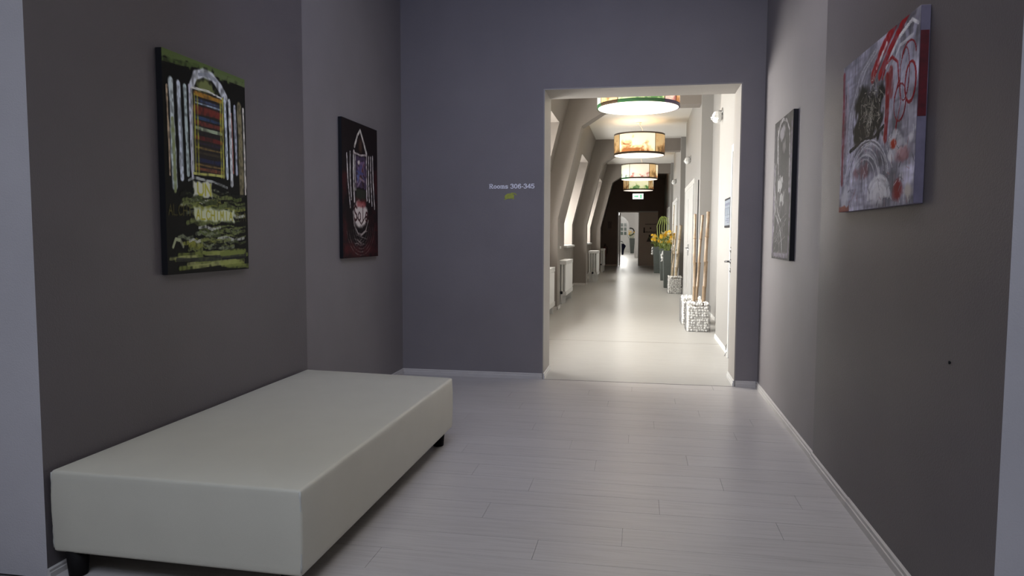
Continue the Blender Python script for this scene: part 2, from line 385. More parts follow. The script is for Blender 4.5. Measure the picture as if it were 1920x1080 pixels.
# double doors
def double_door(i, a, b, label, top=2.2):
    mid = (a + b) / 2; d = struct(boxes('door_%d' % i, [(CX - .03, CX + .02, a - .09, a, 0, top + .09), (CX - .03, CX + .02, b, b + .09, 0, top + .09), (CX - .03, CX + .02, a, b, top, top + .09)], M['white']), label)
    box('shadow_strip', CX - .034, CX - .004, a - .012, a, 0, top, M['dark'], d)  # dark strip puts the frame edge's shadow into the colour
    for (p, q, s) in ((a, mid - .003, 1), (mid + .003, b, -1)):
        lf = box('door_leaf', CX - .02, CX + .03, p, q, .006, top, M['white'], d, bevel=.004)
        wv = q - p
        boxes('door_panel', [(CX - .028, CX - .018, p + wv * .14, q - wv * .14, .25, .95), (CX - .028, CX - .018, p + wv * .14, q - wv * .14, 1.15, 2.0)], M['white'], lf)
        lever(lf, CX - .02, (mid - .12) if s > 0 else (mid + .12), 1.0, -s)
    return d
double_door(2, 13.2, 15.8, 'white double door in the second wall section')
double_door(3, 19.4, 22.2, 'white double door in the third wall section')
double_door(4, 25.4, 27.0, 'white door behind the rear planter')
struct(boxes('trim_7', [(CX - .012, CX + .004, 12.36, 12.42, 0, 2.2)], M['dark']), 'narrow dark vertical strip before the double door')

# end door: open left leaf, closed brown right leaf with print
d5 = struct(boxes('door_5', [(ED[0], ED[0] + .05, EY - .02, EY + .27, 0, ED[2]), (ED[0] + .05, ED[1], EY - .02, EY + .27, ED[2] - .05, ED[2])], M['white']), 'pale frame of the end doorway')
lf = box('door_leaf', -.10, ED[1], EY - .01, EY + .04, .006, ED[2] - .05, M['leafbrown'], d5, bevel=.004)
lf['label'] = 'closed taupe door leaf with small dark print'
box('door_edge', -.15, -.10, EY - .02, EY + .09, .006, ED[2] - .05, M['white'], d5)
ol = box('door_leaf', ED[0] + .06, ED[0] + .11, EY + .3, EY + 1.15, .006, ED[2] - .06, M['white'], d5, bevel=.004)
ol['label'] = 'white door leaf standing open'
bm = bmesh.new(); tube(bm, [(ED[0] + .11, EY + 1.05, 1.05), (ED[0] + .19, EY + 1.05, 1.05), (ED[0] + .19, EY + .92, 1.05)], .014); from_bm('handle', bm, M['dark'], ol, True)
pm = plain('door_print', (.045, .032, .028), .5)
pr = []
for zz, x0, x1 in ((1.78, .14, .60), (1.44, .08, .62)):
    n = 14
    for q in range(n):
        pr.append((x0 + (x1 - x0) * q / n, x0 + (x1 - x0) * (q + .62) / n, EY - .013, EY - .0095, zz, zz + random.uniform(.035, .06)))
pr.append((.33, .39, EY - .013, EY - .0095, 1.60, 1.66))
boxes('door_print', pr, pm, lf)
bm = bmesh.new()
def flat_xz(bm, pts, y0, y1): prism_y(bm, pts, y0, y1)
flat_xz(bm, [(.20, 1.05), (.46, 1.05), (.36, 1.28), (.30, 1.28)], EY - .013, EY - .0095)
lathe(bm, [(.001, 0), (.045, 0), (.045, .0035), (.001, .0035)], seg=12)
for v in bm.verts:
    if abs(v.co.y) < .2: v.co = Vector((.33 + v.co.x, EY - .0095 - v.co.z, 1.31 + v.co.y))
flat_xz(bm, [(.06, 1.43), (.13, 1.43), (.12, 1.66), (.07, 1.66)], EY - .013, EY - .0095)
from_bm('pictogram', bm, pm, lf)
# far arched door
bm = bmesh.new(); pts = [(-2.15, 0), (-1.05, 0), (-1.05, 2.1)] + [(-2.15 + 1.1 * math.cos(t) , 2.1 + 1.0 * math.sin(t)) for t in [i * math.pi / 2 / 10 for i in range(1, 11)]]
prism_y(bm, pts, FY - .08, FY - .02)
d6 = struct(from_bm('door_6', bm, M['white']), 'white round-topped far door with six small panes')
for r_ in range(3):
    for c_ in range(2):
        x0 = -1.78 + c_ * .29; z0 = 1.42 + r_ * .36
        box('pane', x0, x0 + .2, FY - .095, FY - .075, z0, z0 + .27, plain('far_pane', (.06, .09, .07), .2), d6)

# ------------------------------------------------------------------ bench
BX0, BX1, BY0, BY1 = -2.098, -1.112, 2.2, 4.2
bench = thing('upholstered_bench', 'long cream leatherette bench on short black legs along the left wall', 'bench', ((BX0 + BX1) / 2, (BY0 + BY1) / 2, 0))
hw, hl = (BX1 - BX0) / 2, (BY1 - BY0) / 2
BB = .096
def skew(o):      # the frame stands a touch out of square
    for v in o.data.vertices:
        v.co.y += -.028 * v.co.x / hw * (1 + .6 * (v.co.y / hl)) - .0
bm = bmesh.new(); bx(bm, -hw, hw, -hl, hl, BB, .40)
bmesh.ops.subdivide_edges(bm, edges=bm.edges[:], cuts=9, use_grid_fill=True)
for v in bm.verts:
    fx, fy = v.co.x / hw, v.co.y / hl
    if v.co.z > .39: v.co.z += .006 * (1 - fx * fx) * (1 - fy * fy) - .002 * random.random()
    if abs(abs(fx) - 1) < 1e-4 and .12 < v.co.z < .39: v.co.x += math.copysign(.003 + .002 * random.random(), fx) * math.sin((v.co.z - .108) / .292 * math.pi)
    if abs(abs(fy) - 1) < 1e-4 and .12 < v.co.z < .39: v.co.y += math.copysign(.003 + .002 * random.random(), fy) * math.sin((v.co.z - .108) / .292 * math.pi)
up_o = from_bm('upholstery', bm, M['vinyl'], bench, True); skew(up_o)
bv = up_o.modifiers.new('round', 'BEVEL'); bv.width = .012; bv.segments = 3; bv.limit_method = 'ANGLE'; bv.angle_limit = math.radians(60)
for (sx_, sy_) in ((1, -1), (1, 1), (-1, -1), (-1, 1)):
    bm = bmesh.new(); tube(bm, [(sx_ * (hw - .004), sy_ * (hl - .004), .112 + i * .28 / 14) for i in range(15)], [.004 + .0012 * (i % 2) for i in range(15)], 6)
    skew(from_bm('corner_seam', bm, M['seam'], up_o, True))
for (sx_, sy_) in ((1, -1), (1, 1), (-1, -1), (-1, 1)):
    bm = bmesh.new(); cxl, cyl = sx_ * (hw - .068), sy_ * (hl - (.050 if sy_ < 0 else .12))
    lathe(bm, [(.001, 0), (.030, 0), (.032, .004), (.040, BB + .004), (.001, BB + .004)], cxl, cyl, 20)
    from_bm('leg', bm, M['black'], bench, True)

# ------------------------------------------------------------------ paintings (brushwork laid down stroke by stroke)
class Paint:
    def __init__(s, w, h, bg):
        s.w, s.h = w, h; s.im = np.zeros((h, w, 3)); s.im[:] = np.array(bg, float); s.hgt = np.zeros((h, w))
        yy, xx = np.mgrid[0:h, 0:w]; s.U = (xx + .5) / w; s.V = (yy + .5) / h
        s.mott(.10, 5); s.mott(.08, 30)
    def noise(s, n, m=None):
        m = m or int(n * s.h / s.w); g = rng.random((m + 2, n + 2))
        y = s.V * m; x = s.U * n; y0 = y.astype(int); x0 = x.astype(int); fy = y - y0; fx = x - x0
        fx = fx * fx * (3 - 2 * fx); fy = fy * fy * (3 - 2 * fy)
        return (g[y0, x0] * (1 - fx) + g[y0, x0 + 1] * fx) * (1 - fy) + (g[y0 + 1, x0] * (1 - fx) + g[y0 + 1, x0 + 1] * fx) * fy
    def mott(s, amt, n): s.im *= (1 + amt * 2 * (s.noise(n) - .5))[..., None]
    def mix(s, a, col, relief=.5):
        a = np.clip(a, 0, 1); s.im = s.im * (1 - a[..., None]) + np.array(col, float) * a[..., None]; s.hgt = np.maximum(s.hgt * (1 - .3 * a), relief * a)
    def dist(s, pts, asp=None):
        asp = asp or s.asp; d = np.full((s.h, s.w), 9.0); tt = np.zeros((s.h, s.w)); n = len(pts) - 1
        for i in range(n):
            ax, ay = pts[i][0] * asp, pts[i][1]; bx_, by_ = pts[i + 1][0] * asp, pts[i + 1][1]
            dx, dy = bx_ - ax, by_ - ay; L = dx * dx + dy * dy + 1e-9
            t = np.clip(((s.U * asp - ax) * dx + (s.V - ay) * dy) / L, 0, 1)
            q = np.hypot(s.U * asp - ax - t * dx, s.V - ay - t * dy); mk = q < d; d[mk] = q[mk]; tt[mk] = ((i + t) / n)[mk]
        return d, tt
    def stroke(s, pts, wd, col, a=1, soft=.35, dry=.5, relief=.6, fine=40):
        d, t = s.dist(pts); wd = wd * (1 + .5 * (s.noise(14) - .5))
        al = np.clip((wd - d) / (wd * soft), 0, 1) * a
        n = s.noise(fine, fine) ; al = al * np.clip(1 - dry * 1.6 * (n - .35).clip(0), 0, 1)
        c = np.array(col, float)
        s.mix(al, c, relief)
    def blob(s, u, v, ru, rv, col, a=1, soft=.5, rough=.5, relief=.3):
        d = np.hypot((s.U - u) / ru, (s.V - v) / rv) + rough * (s.noise(12) - .5) + rough * .6 * (s.noise(40) - .5)
        s.mix(np.clip((1 - d) / soft, 0, 1) * a, col, relief)
    def rect(s, u0, u1, v0, v1, col, a=1, soft=.012, rough=.02, relief=.3):
        n = rough * (s.noise(30) - .5); e = np.minimum(np.minimum(s.U - u0, u1 - s.U) * s.asp, np.minimum(s.V - v0, v1 - s.V)) + n
        s.mix(np.clip(e / soft + .5, 0, 1) * a, col, relief)
    def text(s, word, u0, u1, vt, vb, wd, col, a=1):
        G = {'U': [[(0, 0), (0, .75), (.25, 1), (.75, 1), (1, .75), (1, 0)]], 'N': [[(0, 1), (0, 0), (1, 1), (1, 0)]],
             'A': [[(0, 1), (.5, 0), (1, 1)], [(.2, .62), (.8, .62)]], 'L': [[(0, 0), (0, 1), (1, 1)]], 'C': [[(1, .15), (.6, 0), (.2, .1), (0, .5), (.2, .9), (.6, 1), (1, .85)]],
             'H': [[(0, 0), (0, 1)], [(1, 0), (1, 1)], [(0, .5), (1, .5)]], 'I': [[(.5, 0), (.5, 1)]], 'M': [[(0, 1), (.1, 0), (.5, .7), (.9, 0), (1, 1)]],
             'S': [[(1, .15), (.5, 0), (.05, .2), (.3, .45), (.9, .62), (.9, .9), (.4, 1), (0, .85)]],
             'o': [[(.5, .4), (.05, .6), (.1, .9), (.5, 1), (.95, .85), (.9, .55), (.5, .4)]], 'l': [[(.5, 0), (.5, 1)]], 'e': [[(.05, .7), (.95, .7), (.8, .45), (.4, .4), (.05, .65), (.2, .95), (.6, 1), (.95, .9)]]}
        n = len(word); cw = (u1 - u0) / n
        for i, ch in enumerate(word):
            for g in G[ch]:
                s.stroke([(u0 + cw * (i + .12 + .72 * x), vt + (vb - vt) * y_) for x, y_ in g], wd, col, a, soft=.5, dry=.15, relief=.5)

def canvas(name, label, wdt, hgt, depth, P, mats, loc, rz, side_col=None):
    """local: picture plane XZ facing -Y, X to the viewer's right, origin bottom centre on the wall"""
    th = thing(name, label, 'painting', loc, 'abstract canvases on the lobby walls', rz)
    box('canvas', -wdt / 2, wdt / 2, -depth, 0, 0, hgt, mats, th, bevel=.002, seg=1)
    nx, ny = P.w, P.h; xs = -wdt / 2 + wdt * (np.arange(nx + 1) / nx); zs = hgt * (1 - np.arange(ny + 1) / ny)
    hp = np.zeros((ny + 1, nx + 1)); hp[:-1, :-1] = P.hgt; hp = hp + .25 * rng.random(hp.shape) * (hp > .2)
    XX, ZZ = np.meshgrid(xs, zs); vs = np.stack([XX, -depth - .0008 - .0022 * hp, ZZ], -1).reshape(-1, 3)
    idx = np.arange((ny + 1) * (nx + 1)).reshape(ny + 1, nx + 1)
    fs = np.stack([idx[1:, :-1], idx[1:, 1:], idx[:-1, 1:], idx[:-1, :-1]], -1).reshape(-1, 4)
    me = bpy.data.meshes.new('painted_surface'); me.vertices.add(len(vs)); me.vertices.foreach_set('co', vs.astype(np.float32).ravel())
    me.loops.add(fs.size); me.loops.foreach_set('vertex_index', fs.astype(np.int32).ravel())
    me.polygons.add(len(fs)); me.polygons.foreach_set('loop_start', np.arange(0, fs.size, 4, dtype=np.int32)); me.polygons.foreach_set('loop_total', np.full(len(fs), 4, np.int32))
    me.update(calc_edges=True)
    c = np.clip(P.im, 0, 255) / 255; c = np.where(c <= .04045, c / 12.92, ((c + .055) / 1.055) ** 2.4)
    ca = me.color_attributes.new('paint', 'FLOAT_COLOR', 'CORNER')
    full_ = np.ones((len(fs), 4, 4), np.float32); full_[..., :3] = c.reshape(-1, 1, 3); ca.data.foreach_set('color', full_.ravel())
    link('painted_surface', me, th, M['artpaint'])
    return th
M['artpaint'] = vcol('acrylic_paint', .55)

# 1: portico with book panel and the words UN ALCHIMIA
P = Paint(170, 250, (14, 14, 12)); P.asp = .717
P.rect(-.1, 1.1, -.1, .035, (92, 108, 62), soft=.02, rough=.05); P.stroke([(0, .05), (.2, .04), (.4, .02)], .012, (80, 96, 52)); P.stroke([(.6, .03), (1, .03)], .014, (98, 112, 70))
P.stroke([(.31, .12), (.36, .07), (.45, .045), (.56, .05), (.65, .085), (.72, .13)], .028, (222, 226, 232), dry=.6)
P.stroke([(.40, .06), (.5, .045), (.6, .06)], .012, (150, 155, 165), dry=.6)
P.blob(.49, .125, .15, .055, (120, 128, 78), soft=.4)
for u, v0, v1, wd, col in ((.04, .16, .55, .008, (170, 150, 125)), (.085, .135, .60, .021, (185, 196, 198)), (.09, .30, .62, .012, (122, 132, 90)), (.165, .135, .56, .017, (190, 198, 208)), (.18, .2, .5, .007, (120, 128, 135)), (.235, .14, .54, .014, (172, 186, 186)), (.285, .13, .55, .012, (188, 188, 200)),
                           (.715, .15, .53, .014, (196, 206, 216)), (.775, .14, .56, .015, (200, 204, 205)), (.80, .2, .5, .006, (150, 90, 80)), (.845, .16, .50, .013, (160, 165, 178)), (.91, .15, .60, .024, (120, 112, 84)), (.965, .16, .60, .010, (205, 200, 190))):
    P.stroke([(u, v0), (u + .008, (v0 + v1) / 2), (u + .012, v1)], wd * 1.12, tuple(min(250, c * 1.14) for c in col), dry=.4, fine=60)
P.rect(.31, .69, .135, .53, (44, 40, 38))
for v0, v1, col in ((.14, .165, (176, 128, 52)), (.172, .19, (70, 80, 110)), (.19, .20, (150, 165, 185)), (.205, .25, (118, 52, 44)), (.255, .272, (54, 76, 110)), (.275, .30, (112, 56, 48)), (.305, .322, (165, 180, 150)), (.33, .345, (40, 38, 40)), (.345, .37, (106, 44, 40)), (.375, .39, (50, 44, 60)), (.40, .41, (120, 100, 60)), (.42, .435, (66, 58, 46)), (.45, .475, (44, 48, 76)), (.48, .49, (118, 96, 60)), (.495, .515, (128, 78, 58))):
    P.stroke([(.345, (v0 + v1) / 2), (.66, (v0 + v1) / 2 + .003)], (v1 - v0) / 2, col, dry=.55, fine=50)
for u in (.34, .375, .655):
    P.stroke([(u, .16), (u - .004, .53)], .008, (176, 176, 70), a=.8, dry=.6)
P.stroke([(.31, .14), (.31, .53)], .007, (190, 195, 190), dry=.4); P.stroke([(.31, .132), (.5, .125), (.69, .14)], .006, (225, 225, 220)); P.stroke([(.685, .14), (.68, .53)], .009, (186, 184, 84)); P.stroke([(.31, .53), (.68, .525)], .008, (196, 196, 110))
P.stroke([(.25, .565), (.32, .55), (.55, .56), (.72, .58)], .007, (180, 184, 180), dry=.7)
for i in range(80):
    v = .60 + .30 * random.random(); u = random.uniform(.12, .75); L = random.uniform(.12, .4); col = random.choice(((130, 138, 110), (112, 122, 72), (196, 198, 188), (70, 80, 46), (140, 144, 66), (88, 100, 50), (24, 26, 20), (120, 128, 76)))
    P.stroke([(u, v), (u + L * .3, v - .008), (u + L * .6, v + .006), (min(.96, u + L), v - .004)], random.uniform(.005, .013), col, a=.9, dry=.7, fine=60)
for i in range(22):
    v = random.uniform(.90, .99); u = random.uniform(0, .7)
    P.stroke([(u, v), (u + .3, v + random.uniform(-.012, .012))], random.uniform(.008, .016), random.choice(((150, 158, 84), (122, 132, 66), (168, 172, 110), (60, 62, 52))), a=.85, dry=.6)
P.stroke([(.1, .935), (.5, .94), (.95, .93)], .012, (40, 42, 44), a=.8)
P.stroke([(.06, .875), (.09, .84), (.14, .845), (.17, .875)], .009, (170, 176, 140))
P.rect(.30, .52, .565, .635, (214, 216, 196)); P.text('UN', .34, .52, .575, .628, .008, (186, 182, 72))
P.rect(.31, .80, .695, .75, (208, 214, 178)); P.text('ALCHIMIA', .32, .79, .702, .745, .0055, (176, 172, 66))
P.text('ALCHI', .02, .28, .685, .73, .0045, (92, 88, 40), a=.8); P.text('MIA', .82, .98, .70, .745, .004, (88, 84, 40), a=.7)
canvas('canvas_painting', 'dark green painting of a white portico with the word ALCHIMIA above the bench', .672, 1.0, .030, P, M['dark'], (LX + .0005, 3.222, 1.073), math.pi / 2)

# 2: dark red gabled shrine with the word Sole
P = Paint(150, 220, (24, 14, 15)); P.asp = .735
for u, v, ru, rv in ((.04, .45, .1, .14), (.96, .45, .09, .2), (.5, .97, .5, .08), (.2, .93, .25, .06), (.85, .85, .2, .2), (.06, .8, .08, .2)): P.blob(u, v, ru, rv, (84, 28, 30), a=.6, soft=.8, rough=.9)
P.blob(.49, .17, .08, .07, (70, 48, 36), soft=.6)
P.stroke([(.33, .18), (.42, .09), (.49, .05), (.56, .11), (.66, .205)], .017, (214, 208, 198), dry=.5)
for u0, v0, u1, v1, wd in ((.12, .25, .20, .63, .008), (.21, .23, .23, .57, .010), (.31, .22, .31, .58, .013), (.355, .23, .35, .5, .006), (.67, .21, .67, .56, .012), (.73, .23, .74, .57, .010), (.79, .23, .82, .60, .009), (.85, .22, .90, .62, .009)):
    P.stroke([(u0, v0), ((u0 + u1) / 2 - .015, (v0 + v1) / 2), (u1, v1)], wd * 1.35, (214, 208, 204), dry=.5, fine=55)
P.rect(.36, .65, .245, .48, (70, 56, 78)); P.stroke([(.3, .225), (.5, .235), (.68, .22)], .008, (190, 180, 175), dry=.6)
for i in range(36): P.stroke([(random.uniform(.38, .6), random.uniform(.26, .44)), (random.uniform(.38, .62), random.uniform(.28, .47))], random.uniform(.006, .014), random.choice(((72, 80, 130), (104, 62, 50), (60, 38, 36), (150, 130, 140), (44, 34, 44), (120, 96, 130))), a=.8)
P.blob(.44, .29, .04, .02, (206, 196, 190)); P.blob(.42, .40, .05, .05, (88, 104, 160), a=.7)
P.rect(.36, .64, .49, .57, (44, 46, 36)); P.rect(.35, .65, .56, .61, (74, 34, 34), a=.8)
P.blob(.48, .68, .22, .11, (214, 204, 198), soft=.25, rough=.2); P.blob(.5, .6, .17, .03, (150, 62, 62), a=.7)
P.text('Sole', .29, .70, .615, .725, .010, (52, 14, 18)) 
P.stroke([(.38, .70), (.5, .75), (.62, .69)], .008, (56, 36, 36))
for k_ in range(5):
    r_ = .14 + k_ * .045
    P.stroke([(.49 + r_ * 1.25 * math.cos(t), .76 + (.05 + r_ * .55) * math.sin(t)) for t in [math.pi * (.02 + i / 12) for i in range(12)]], .004, (140, 130, 126), a=.7, dry=.9)
for i in range(9): P.stroke([(random.uniform(.3, .6), random.uniform(.8, .92)), (random.uniform(.4, .7), random.uniform(.8, .93))], .004, (160, 150, 146), a=.7, dry=.8)
P.stroke([(.27, .66), (.3, .76), (.4, .82), (.5, .83), (.62, .8), (.70, .72)], .010, (170, 160, 156), dry=.6)
canvas('canvas_painting', 'narrow dark red painting with white gable and the word Sole', .69, 1.0, .026, P, M['dark'], (LX - .0055, 5.175, 1.090), math.pi / 2)

# 3: lavender grey with red loops and a black patch (right wall, near)
P = Paint(240, 168, (132, 130, 144)); P.asp = 1.44
def streak(n, m_, amt): P.im *= (1 + amt * 2 * (P.noise(n, m_) - .5))[..., None]
streak(70, 14, .18); streak(9, 7, .30); streak(14, 60, .12)
def ring(u, v, ru, rv, wd, col, a0=0, a1=6.2832, a=1, dry=.2): P.stroke([(u + ru * math.cos(t), v + rv * math.sin(t)) for t in [a0 + i * (a1 - a0) / 20 for i in range(21)]], wd, col, a=a, dry=dry)
for i in range(16):      # pale veils, upper left and right
    k = i / 16; P.stroke([(.06 + .12 * k, .75 - .25 * k), (.10 + .16 * k, .38 - .12 * k), (.22 + .22 * k, .13), (.46 + .1 * k, .03 + .05 * k)], .010, random.choice(((196, 196, 204), (150, 148, 158), (112, 110, 118))), a=.55, dry=.9, fine=90)
for i in range(14): P.stroke([(random.uniform(.72, .98), random.uniform(.02, .2)), (random.uniform(.7, 1), random.uniform(.15, .5))], random.uniform(.012, .03), random.choice(((166, 164, 186), (178, 176, 196), (140, 138, 158))), a=.6, dry=.8)
P.stroke([(.015, .06), (.03, .4), (.035, .8)], .030, (112, 40, 48), a=.85, dry=.5); P.stroke([(.09, .14), (.10, .6)], .018, (150, 138, 148), a=.9, dry=.7); P.stroke([(.06, .2), (.07, .7)], .008, (70, 30, 36), a=.7)
P.stroke([(.47, .20), (.56, .10), (.66, .03), (.73, -.02)], .050, (142, 14, 24), dry=.5); P.stroke([(.56, .22), (.68, .11), (.80, .03), (.88, -.02)], .030, (150, 18, 28), dry=.5); P.stroke([(.52, .16), (.64, .06)], .014, (214, 212, 216), dry=.8)
P.stroke([(.64, .20), (.78, .08), (.92, .04), (.98, .08)], .012, (222, 222, 228), dry=.6); P.stroke([(.66, .26), (.80, .13), (.94, .12)], .010, (200, 200, 210), dry=.7)
P.rect(.235, .63, .30, .575, (20, 20, 18), soft=.05, rough=.14); P.blob(.36, .34, .14, .13, (24, 24, 22), soft=.4, rough=.6); P.blob(.30, .50, .09, .10, (16, 16, 15), soft=.4)
for i in range(170):
    u = random.gauss(.46, .075); v = random.gauss(.40, .10); t = random.uniform(0, 3.14); L = random.uniform(.02, .07)
    P.stroke([(u, v), (u + L * math.cos(t) * .7, v + L * math.sin(t))], .0035, random.choice(((176, 174, 166), (140, 138, 128), (96, 92, 84))), a=.85, dry=.4)
P.stroke([(.66, .26), (.675, .42), (.665, .60)], .034, (128, 22, 28), dry=.5); P.stroke([(.70, .24), (.715, .36)], .040, (120, 30, 32), a=.8, dry=.7); P.stroke([(.60, .25), (.64, .18), (.71, .16), (.78, .21), (.80, .32), (.76, .4)], .011, (140, 20, 28))
ring(.925, .36, .055, .105, .010, (138, 18, 28)); ring(.82, .44, .065, .10, .006, (124, 30, 40)); ring(.86, .30, .05, .14, .005, (124, 30, 40)); ring(.90, .22, .07, .08, .007, (130, 24, 34), 3.3, 6.2)
P.stroke([(.80, .3), (.83, .45), (.79, .55), (.78, .68)], .006, (136, 22, 30))
P.stroke([(.16, .60), (.24, .585), (.36, .565), (.52, .57), (.64, .53)], .013, (26, 24, 24), dry=.4)
for i in range(10): ring(.40 + random.uniform(-.05, .05), .86 + random.uniform(-.03, .03), .18 + .016 * i, .20 + .010 * i, random.uniform(.004, .010), random.choice(((206, 206, 212), (170, 168, 176), (96, 94, 100), (188, 186, 194))), 3.3, 6.1, .8, .8)
for i in range(26): P.blob(random.uniform(.72, 1.0), random.uniform(.60, .74), .035, .03, random.choice(((216, 216, 222), (180, 178, 188), (200, 200, 208))), a=.7, rough=.9)
P.blob(.77, .655, .045, .03, (160, 50, 30)); P.blob(.86, .72, .08, .05, (134, 60, 66), a=.5, rough=1); P.blob(.36, .76, .10, .07, (112, 58, 64), a=.55, rough=1)
for i in range(12): ring(.60, .93, .035 + .010 * i, .03 + .008 * i, .010, random.choice(((216, 216, 220), (196, 194, 200), (226, 226, 230))), 3.0, 6.4, .8, .6)
P.blob(.60, .93, .10, .08, (208, 206, 210), a=.7, rough=.5); P.blob(.12, .90, .11, .10, (196, 196, 202), a=.8, rough=.9); P.blob(.83, .93, .065, .07, (122, 30, 34), a=.95); P.blob(.94, .93, .05, .06, (190, 182, 176), a=.9, rough=.8); P.rect(-.1, .17, .965, 1.1, (126, 60, 46), a=.85)
for i in range(110):
    u = random.uniform(.15, .98); v = random.uniform(.58, .97); P.stroke([(u, v), (u + random.uniform(-.03, .03), v + random.uniform(.01, .05))], .0035, random.choice(((84, 82, 88), (206, 206, 212), (150, 116, 122), (120, 118, 126))), a=.8)
t3 = canvas('canvas_painting', 'wide lavender grey painting with red loops and black patch', .955, .675, .032, P, plain('painted_canvas_edge', (.17, .15, .21), .5, var=.3, vscale=9), (RX - .0005, 3.20, 1.37), -math.pi / 2)
box('edge_paint', .4775, .4787, -.031, -.004, .30, .59, plain('red_edge_paint', (.10, .004, .008), .5, var=.3, vscale=40), t3)

# 4: tall charcoal figure (right wall, far)
P = Paint(150, 210, (56, 52, 52)); P.asp = .72
P.mott(.3, 8); P.mott(.3, 40)
for u0, v0, u1, v1, col, wd in ((.05, .05, .04, .95, (140, 124, 150), .02), (.95, .08, .93, .95, (128, 112, 140), .016), (.1, .97, .9, .97, (150, 140, 156), .02), (.12, .3, .1, .8, (170, 166, 170), .008), (.2, .05, .3, .6, (196, 192, 190), .010)):
    P.stroke([(u0, v0), ((u0 + u1) / 2 + .02, (v0 + v1) / 2), (u1, v1)], wd, col, dry=.7)
P.stroke([(.22, .3), (.2, .12), (.33, .03), (.5, .015), (.68, .04), (.84, .12), (.88, .3), (.88, .52)], .014, (198, 192, 196), dry=.7)
P.blob(.55, .3, .24, .22, (30, 28, 26), a=.85, rough=.6); P.blob(.5, .75, .3, .12, (36, 34, 34), a=.6, rough=.9); P.blob(.08, .2, .1, .2, (40, 38, 42), a=.6, rough=.9); P.blob(.45, .1, .16, .06, (188, 182, 190), a=.8, rough=.8); P.blob(.6, .2, .1, .05, (170, 164, 166), a=.6, rough=.9)
P.rect(.28, .52, .42, .515, (206, 204, 202), rough=.06); P.rect(.40, .62, .54, .605, (190, 188, 186), rough=.05)
for i in range(30): P.stroke([(random.uniform(.1, .8), random.uniform(.5, .9)), (random.uniform(.1, .8), random.uniform(.6, .98))], .004, random.choice(((176, 170, 172), (110, 104, 104), (60, 56, 56))), a=.7, dry=.8)
P.stroke([(.04, .3), (.06, .5), (.2, .68), (.42, .76), (.56, .86), (.6, .95)], .010, (190, 186, 188), dry=.6)
P.stroke([(.1, .5), (.3, .66), (.5, .73)], .007, (200, 198, 198), dry=.5); P.blob(.9, .53, .06, .03, (160, 150, 170))
P.im *= .80
canvas('canvas_painting', 'charcoal grey painting with white outlines beside the doorway', .64, .965, .030, P, M['dark'], (RX + .0055, 5.185, 1.10), -math.pi / 2)

# ------------------------------------------------------------------ wall lettering: Rooms 306-345 in bold slab letters
def glyph_strokes(ch):
    """polylines in a 0..1 box (y up, cap height 1, x-height .68) and the advance width; slabs are short bars"""
    o = lambda cx, cy_, rx, ry, a0=0, a1=360, n=14: [(cx + rx * math.cos(math.radians(a0 + (a1 - a0) * i / n)), cy_ + ry * math.sin(math.radians(a0 + (a1 - a0) * i / n))) for i in range(n + 1)]
    if ch == 'R': return [[(.2, 0), (.2, 1)], [(.2, 1), (.5, 1), (.68, .9), (.7, .75), (.66, .6), (.5, .52), (.2, .52)], [(.45, .52), (.66, .06), (.86, .06)], [(.02, .04), (.40, .04)], [(.02, .96), (.3, .96)]], .92
    if ch == 'o': return [o(.34, .34, .24, .30)], .70
    if ch == 'm': return [[(.14, 0), (.14, .64)], [(.14, .5), (.26, .63), (.40, .62), (.46, .5), (.46, 0)], [(.46, .5), (.58, .63), (.72, .62), (.78, .5), (.78, 0)], [(.0, .04), (.28, .04)], [(.34, .04), (.58, .04)], [(.66, .04), (.92, .04)], [(.0, .62), (.14, .62)]], 1.0
    if ch == 's': return [[(.50, .52), (.40, .63), (.2, .64), (.08, .52), (.16, .39), (.42, .30), (.52, .18), (.42, .04), (.2, .02), (.08, .14)], [(.5, .45), (.5, .66)], [(.08, .0), (.08, .2)]], .64
    if ch == '3': return [[(.08, .78), (.16, .95), (.38, 1), (.56, .88), (.54, .66), (.34, .54), (.56, .44), (.62, .24), (.46, .03), (.2, .02), (.06, .18)]], .74
    if ch == '0': return [o(.36, .5, .26, .47)], .76
    if ch == '6': return [o(.36, .30, .26, .28), [(.60, .82), (.48, .98), (.28, .94), (.12, .66), (.10, .32)]], .76
    if ch == '-': return [[(.06, .38), (.36, .38)]], .44
    if ch == '4': return [[(.50, 0), (.50, 1), (.04, .30), (.70, .30)], [(.30, .04), (.70, .04)]], .76
    if ch == '5': return [[(.58, .96), (.14, .96), (.10, .52), (.28, .60), (.50, .56), (.62, .34), (.50, .06), (.22, .02), (.06, .16)]], .74
    return [], .42
def letter_mesh(ch, size):
    bm = bmesh.new(); st, adv = glyph_strokes(ch); w_ = .085
    for pl in st:
        for i in range(len(pl) - 1):
            a = Vector((pl[i][0], pl[i][1])); b = Vector((pl[i + 1][0], pl[i + 1][1])); d = (b - a)
            if d.length < 1e-6: continue
            d.normalize(); n = Vector((-d.y, d.x)) * w_; e = d * (.05 if len(pl) > 2 else 0)
            q = [a - e - n, b + e - n, b + e + n, a - e + n]
            prism_y(bm, [(p.x * size, p.y * size) for p in q], -.002 - .00005 * i, 0)
    return bm, adv
ltr = thing('wall_lettering', 'pale slab lettering reading Rooms 306-345 beside the doorway', 'lettering', (-1.322, BY - .0002, 1.668))
xc = 0; size = .037; tot = sum(glyph_strokes(c)[1] for c in 'Rooms 306-345'); k_ = .404 / (tot * size)
for c_ in 'Rooms 306-345':
    bm, adv = letter_mesh(c_, size)
    if len(bm.verts):
        for v in bm.verts: v.co.x *= k_
        o = from_bm('letter', bm, M['letter'], ltr); o.location.x = xc
    else: bm.free()
    xc += adv * size * k_
bm = bmesh.new()
def blobpoly(bm, pts, y0, y1): prism_y(bm, pts, y0, y1)
